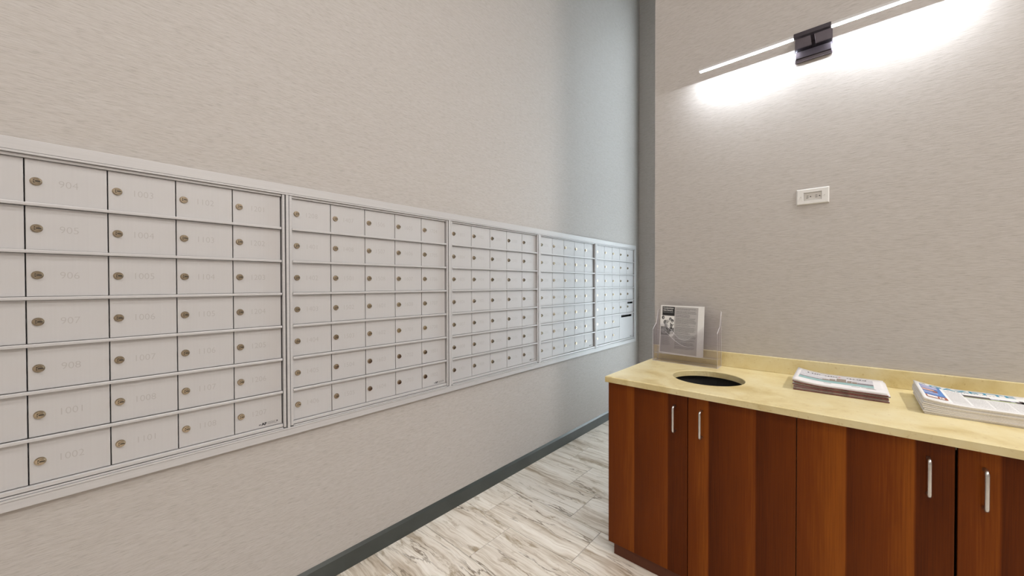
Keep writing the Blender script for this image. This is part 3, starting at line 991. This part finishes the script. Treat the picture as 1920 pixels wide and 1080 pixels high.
# ================================================================== NEWSPAPERS
def newspaper(name, x, y, z, w_, d, t, lift, clen, mats, rot=0.0, liftb=0.0):
    """folded paper lying flat, its left edge curling up; returns the object and the top surface function"""
    def curl(u, v):
        k = max(0.0, 1 - u / clen)
        return (lift + liftb * (v / d)) * k * k
    bm = bmesh.new()
    nu, nv = 20, 4
    us = [w_ * i / nu for i in range(nu + 1)]; vs2 = [d * i / nv for i in range(nv + 1)]
    top = [[bm.verts.new((u, v, t + curl(u, v))) for v in vs2] for u in us]
    bot = [[bm.verts.new((u, v, curl(u, v) + .0002)) for v in vs2] for u in us]
    for i in range(nu):
        for j in range(nv):
            f = bm.faces.new((top[i][j], top[i + 1][j], top[i + 1][j + 1], top[i][j + 1])); f.smooth = True
            f = bm.faces.new((bot[i][j], bot[i][j + 1], bot[i + 1][j + 1], bot[i + 1][j])); f.smooth = True
        f = bm.faces.new((top[i][0], bot[i][0], bot[i + 1][0], top[i + 1][0])); f.material_index = 1
        f = bm.faces.new((top[i][nv], top[i + 1][nv], bot[i + 1][nv], bot[i][nv])); f.material_index = 2
    for j in range(nv):
        f = bm.faces.new((top[0][j], top[0][j + 1], bot[0][j + 1], bot[0][j])); f.material_index = 2
        f = bm.faces.new((top[nu][j], bot[nu][j], bot[nu][j + 1], top[nu][j + 1])); f.material_index = 2
    o = obj(name, mesh(name, bm, mats), None, (x, y, z))
    o.rotation_euler = (0, 0, rot)
    return o, (lambda u, v, k=1: (u, v, t + curl(u, v) + .00022 * k))
def patch(bm, S, u0, v0, u1, v1, mi, k=1, skew=0.0, n=14):
    pts = []
    for i in range(n):
        a = u0 + (u1 - u0) * i / n; b_ = u0 + (u1 - u0) * (i + 1) / n
        quad(bm, (S(a, v0, k), S(b_, v0, k), S(b_, v1, k), S(a, v1, k)), mi)

ORD = ('second', 'third', 'fourth', 'fifth', 'sixth', 'seventh', 'eighth')
# stack with maroon folds
z = ZCT + .0004
rs = random.Random(11)
n1 = 7
for i in range(n1):
    t = .0049
    k = i / (n1 - 1)
    top_ = i == n1 - 1
    o, S = newspaper('newspaper', -.181 + rs.uniform(-.003, .004) - (.001 if top_ else 0), 2.076 + rs.uniform(-.003, .003), z, .303 + rs.uniform(-.003, .001), .268, t,
                     .0135 * k ** 1.6 + (.004 if i in (3, 4) else 0) * k, .13, ['paper2', ('maroon', 'fold_grey', 'maroon', 'maroon', 'fold_grey', 'maroon', 'paper2')[i], 'paper2'],
                     math.radians(rs.uniform(-.6, .6)), .004 * k)
    z += t + .0003
    if not top_:
        tag(o, ORD[n1 - 2 - i] + ' newspaper down from the skyline front page in the maroon-edged stack', 'newspaper', 'newspapers in the maroon-edged stack')
    else:
        tag(o, 'top newspaper of the maroon-edged stack, front page photo of a waterfront skyline', 'newspaper')
        bm = bmesh.new()
        # 0 sky 1 water 2 building 3 ridge 4 red 5 ink 6 grey ink 7 paper
        patch(bm, S, .018, .250, .255, .2535, 6, 1)
        patch(bm, S, .016, .070, .265, .235, 0, 1)
        patch(bm, S, .016, .070, .265, .112, 1, 2)
        patch(bm, S, .016, .112, .265, .126, 3, 2)
        patch(bm, S, .080, .178, .200, .190, 7, 2); patch(bm, S, .110, .160, .190, .170, 7, 2)
        for (a, b_, c) in ((.098, .120, .140), (.122, .142, .158), (.146, .178, .185), (.182, .196, .160), (.198, .214, .150)):
            patch(bm, S, a, .112, b_, c, 2, 3, n=3)
        patch(bm, S, .215, .118, .265, .142, 3, 3)
        for u in (.040, .056, .066, .074, .082, .104, .114, .124, .132, .142, .180, .190, .201, .214, .222, .232, .239):
            patch(bm, S, u, .205, u + .005, .222, 5 if rs.random() < .6 else 6, 3, n=2)
            if rs.random() < .6:
                patch(bm, S, u - .002, .205, u + .007, .208, 6, 3, n=2)
        for u in (.155,):
            f = bm.faces.new([bm.verts.new(S(u + .009 * a, .214 + .010 * b_, 3)) for a, b_ in ((-1, 0), (-.2, -.25), (0, -1), (.2, -.25), (1, 0), (.2, .25), (0, 1), (-.2, .25))]); f.material_index = 4
        for (a, b_, c) in ((.105, .130, .050), (.195, .222, .050), (.226, .266, .055), (.24, .27, .046)):
            patch(bm, S, a, c, b_, c + .006, 6, 1, n=4)
        obj('front_page_print', mesh('front_page_print', bm, ['sky_p', 'water_p', 'build_p', 'ridge_p', 'red_p', 'ink', 'inkgrey', 'paper2'], False), o)

# white stack
z = ZCT + .0004
n2 = 8
for i in range(n2):
    t = .0054
    k = i / (n2 - 1)
    top_ = i == n2 - 1
    o, S = newspaper('newspaper', .203 + rs.uniform(-.0025, .0025) + (0.002 if i < 3 else 0), 2.001 + rs.uniform(-.002, .002), z, .288, .305, t, .013 * k, .12,
                     ['paper', 'news_edge', 'paper2'], math.radians(rs.uniform(-.3, .3)), .006 * k)
    z += t + .00015
    if not top_:
        tag(o, ORD[n2 - 2 - i] + ' newspaper down from the GAZETTE front page in the white stack', 'newspaper', 'newspapers in the white stack')
    else:
        tag(o, 'top newspaper of the white stack, with teal GAZETTE masthead', 'newspaper')
        bm = bmesh.new()
        # 0 teal 1 ink 2 grey 3 blue 4 lilac 5 skin 6 brown 7 trees 8 green 9 paper 10 mid grey
        add_text(bm, 'GAZETTE', lambda a, b_: S(a, b_, 2), .040, .252, .036, .215, .02, 0)
        u = .085
        while u < .20:
            l = rs.uniform(.003, .008); patch(bm, S, u, .243, u + l, .247, 1, 1, n=2); u += l + .003
        for a in (.016, .052):
            patch(bm, S, a, .278, a + .016, .286, 1, 1, n=3)
        patch(bm, S, .012, .070, .066, .262, 3, 1, n=10)
        patch(bm, S, .014, .205, .058, .255, 4, 2, n=10); patch(bm, S, .013, .160, .046, .196, 5, 2, n=8); patch(bm, S, .040, .150, .052, .175, 6, 3, n=4)
        patch(bm, S, .013, .120, .050, .140, 4, 2, n=8)
        patch(bm, S, .012, .045, .066, .088, 6, 2, n=10); patch(bm, S, .016, .056, .042, .080, 9, 3, n=6); patch(bm, S, .046, .052, .058, .074, 9, 3, n=4); patch(bm, S, .049, .060, .053, .068, 7, 4, n=2)
        patch(bm, S, .012, .034, .062, .037, 10, 1); patch(bm, S, .012, .040, .060, .042, 10, 1)
        patch(bm, S, .120, .168, .262, .236, 4, 1); patch(bm, S, .122, .200, .262, .236, 9, 2)
        patch(bm, S, .120, .168, .262, .184, 8, 2); patch(bm, S, .120, .176, .185, .208, 7, 3); patch(bm, S, .205, .180, .230, .192, 7, 3, n=6); patch(bm, S, .240, .168, .262, .196, 7, 3, n=5)
        patch(bm, S, .252, .172, .262, .215, 7, 3, n=3)
        # text columns
        for (a, b_, v0, v1) in ((.074, .116, .028, .236), (.122, .166, .028, .160), (.170, .214, .028, .160), (.218, .262, .028, .160)):
            v = v0
            while v < v1:
                u = a
                while u < b_:
                    l = rs.uniform(.004, .010)
                    patch(bm, S, u, v, min(u + l, b_), v + .0009, 10, 1, n=1); u += l + .0015
                v += .0042
        patch(bm, S, .010, .018, .280, .0200, 10, 1, n=20)
        obj('front_page_print', mesh('front_page_print', bm, ['teal_p', 'ink', 'inkgrey', 'blue_p', 'lilac_p', 'skin_p', 'brown_p', 'tree_p', 'green_p', 'paper', 'inkmid'], False), o)
